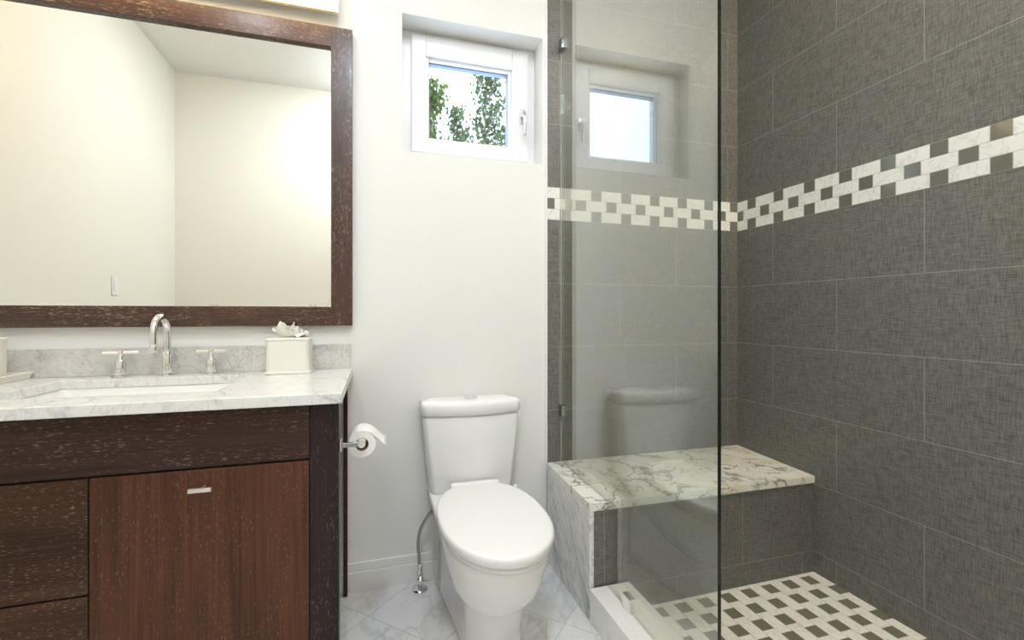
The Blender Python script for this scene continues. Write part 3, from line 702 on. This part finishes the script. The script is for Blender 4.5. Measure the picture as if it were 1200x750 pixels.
bt = obj('flush_button', lathe([(0.0, 0.802), (0.030, 0.802), (0.030, 0.8065), (0.027, 0.808), (0.025, 0.8065), (0.0, 0.8065)], (TX, 1.955, 0), n=32), M['chrome'], lid, smooth=False)

# supply line
su = thing('supply_valve', 'chrome water supply valve with braided hose left of the toilet', 'valve', (0.182, 1.972, 0))
SXx, SYy = 0.182, 1.972
obj('escutcheon', lathe([(0.0, .0005), (0.034, .0005), (0.032, 0.006), (0.018, 0.012), (0.0, 0.013)], (SXx, SYy, 0), n=32), M['chrome'], su, smooth=True)
obj('stub_pipe', tube([(SXx, SYy, 0.012), (SXx, SYy, 0.045)], 0.009, 16), M['chrome'], su, smooth=True)
vb = obj('valve_body', lathe([(0.0, .035), (0.0125, .035), (0.0135, .045), (0.0135, .068), (0.010, .074), (0.010, .088), (0.0, .088)], (SXx, SYy, 0), n=24), M['chrome'], su, smooth=True, bevel=0.001)
obj('valve_knob', lathe([(0.006, 1.960), (0.006, 1.945), (0.014, 1.943), (0.016, 1.936), (0.014, 1.929), (0.0, 1.928)], (SXx, 0, 0.060), 'Y', 24), M['chrome'], vb, smooth=True)
obj('hose', tube(spline([(SXx, SYy, .086), (SXx-.002, SYy, .13), (SXx-.006, SYy, .19), (SXx+.002, SYy-.002, .25), (SXx+.03, SYy-.004, .305), (SXx+.056, SYy-.002, .335), (SXx+.074, SYy+.002, .355), (SXx+.080, SYy+.004, .374)], 6), 0.0068, 12), M['hose'], su, smooth=True)
obj('hose_nut', lathe([(0.010, .086), (0.010, .106), (0.008, .110)], (SXx, SYy, 0), n=6), M['chrome'], su)

# ================================================================== OUTSIDE
struct('ground_outside', box(-14, 16, 2.6, 26, -0.6, -0.3), M['bounce_ground'])
def poplar(name, label, x, y, top, width, seed, mat, dens=1700, low=1.2, taper=0.75):
    rnd = random.Random(seed); base = -0.3
    t = thing(name, label, 'tree', (x, y, base), 'poplar trees outside the window')
    bm = bmesh.new()
    trunk = [(x+0.06*math.sin(z*0.9+seed), y+0.05*math.cos(z+seed), z) for z in [base+(top-base)*i/12 for i in range(13)]]
    add_tube(bm, trunk, [0.085*(1-0.92*i/12) for i in range(13)], 8)
    tips = []
    for i in range(46):
        f = 0.25+0.73*i/46; z = base+(top-base)*f; a = rnd.uniform(0, 2*PI)
        L = width*(1-taper*max(0, (f-0.35)/0.65))*rnd.uniform(0.55, 1.1)
        st0 = Vector((x+0.06*math.sin(z*0.9+seed), y+0.05*math.cos(z+seed), z))
        en = st0+Vector((L*math.cos(a), L*math.sin(a), L*rnd.uniform(0.7, 1.5)))
        mid = st0.lerp(en, 0.5)+Vector((0, 0, -0.08*L))
        add_tube(bm, [st0, mid, en], [0.016, 0.010, 0.004], 5); tips.append((st0, mid, en))
    obj('trunk', bm, M['bark'], t, smooth=True)
    lf = bmesh.new()
    for _ in range(dens):
        s0, m0, e0 = rnd.choice(tips); u = rnd.uniform(0.15, 1.1)
        p = (s0.lerp(m0, u*2) if u < .5 else m0.lerp(e0, u*2-1))+Vector((rnd.gauss(0, .07), rnd.gauss(0, .07), rnd.gauss(0, .08)))
        sz = rnd.uniform(0.028, 0.050)
        R_ = Matrix.Rotation(rnd.uniform(0, 2*PI), 3, 'Z') @ Matrix.Rotation(rnd.uniform(0.3, 2.2), 3, 'X')
        q = [p+R_@Vector(c)*sz for c in ((0, -1, 0), (0.75, -0.2, 0.12), (0.45, 0.55, 0.05), (0, 1.1, -0.1), (-0.45, 0.55, 0.05), (-0.75, -0.2, 0.12))]
        lf.faces.new([lf.verts.new(c) for c in q])
    obj('foliage', lf, mat, t)
poplar('poplar_tree', 'green poplar tree at the left side of the window view', 0.88, 7.6, 5.05, 0.50, 3, M['leaf2'], 3300)
poplar('poplar_tree', 'shorter green tree beside the left poplar, low in the window view', 1.69, 9.8, 5.75, 0.42, 8, M['leaf'], 2200)
poplar('poplar_tree', 'tall grey-green poplar tree in the middle of the window view', 1.90, 8.0, 5.62, 0.62, 21, M['leaf'], 2700, taper=0.5)
poplar('poplar_tree', 'small green tree at the lower right corner of the window view', 2.93, 10.6, 5.55, 0.40, 33, M['leaf'], 1300)
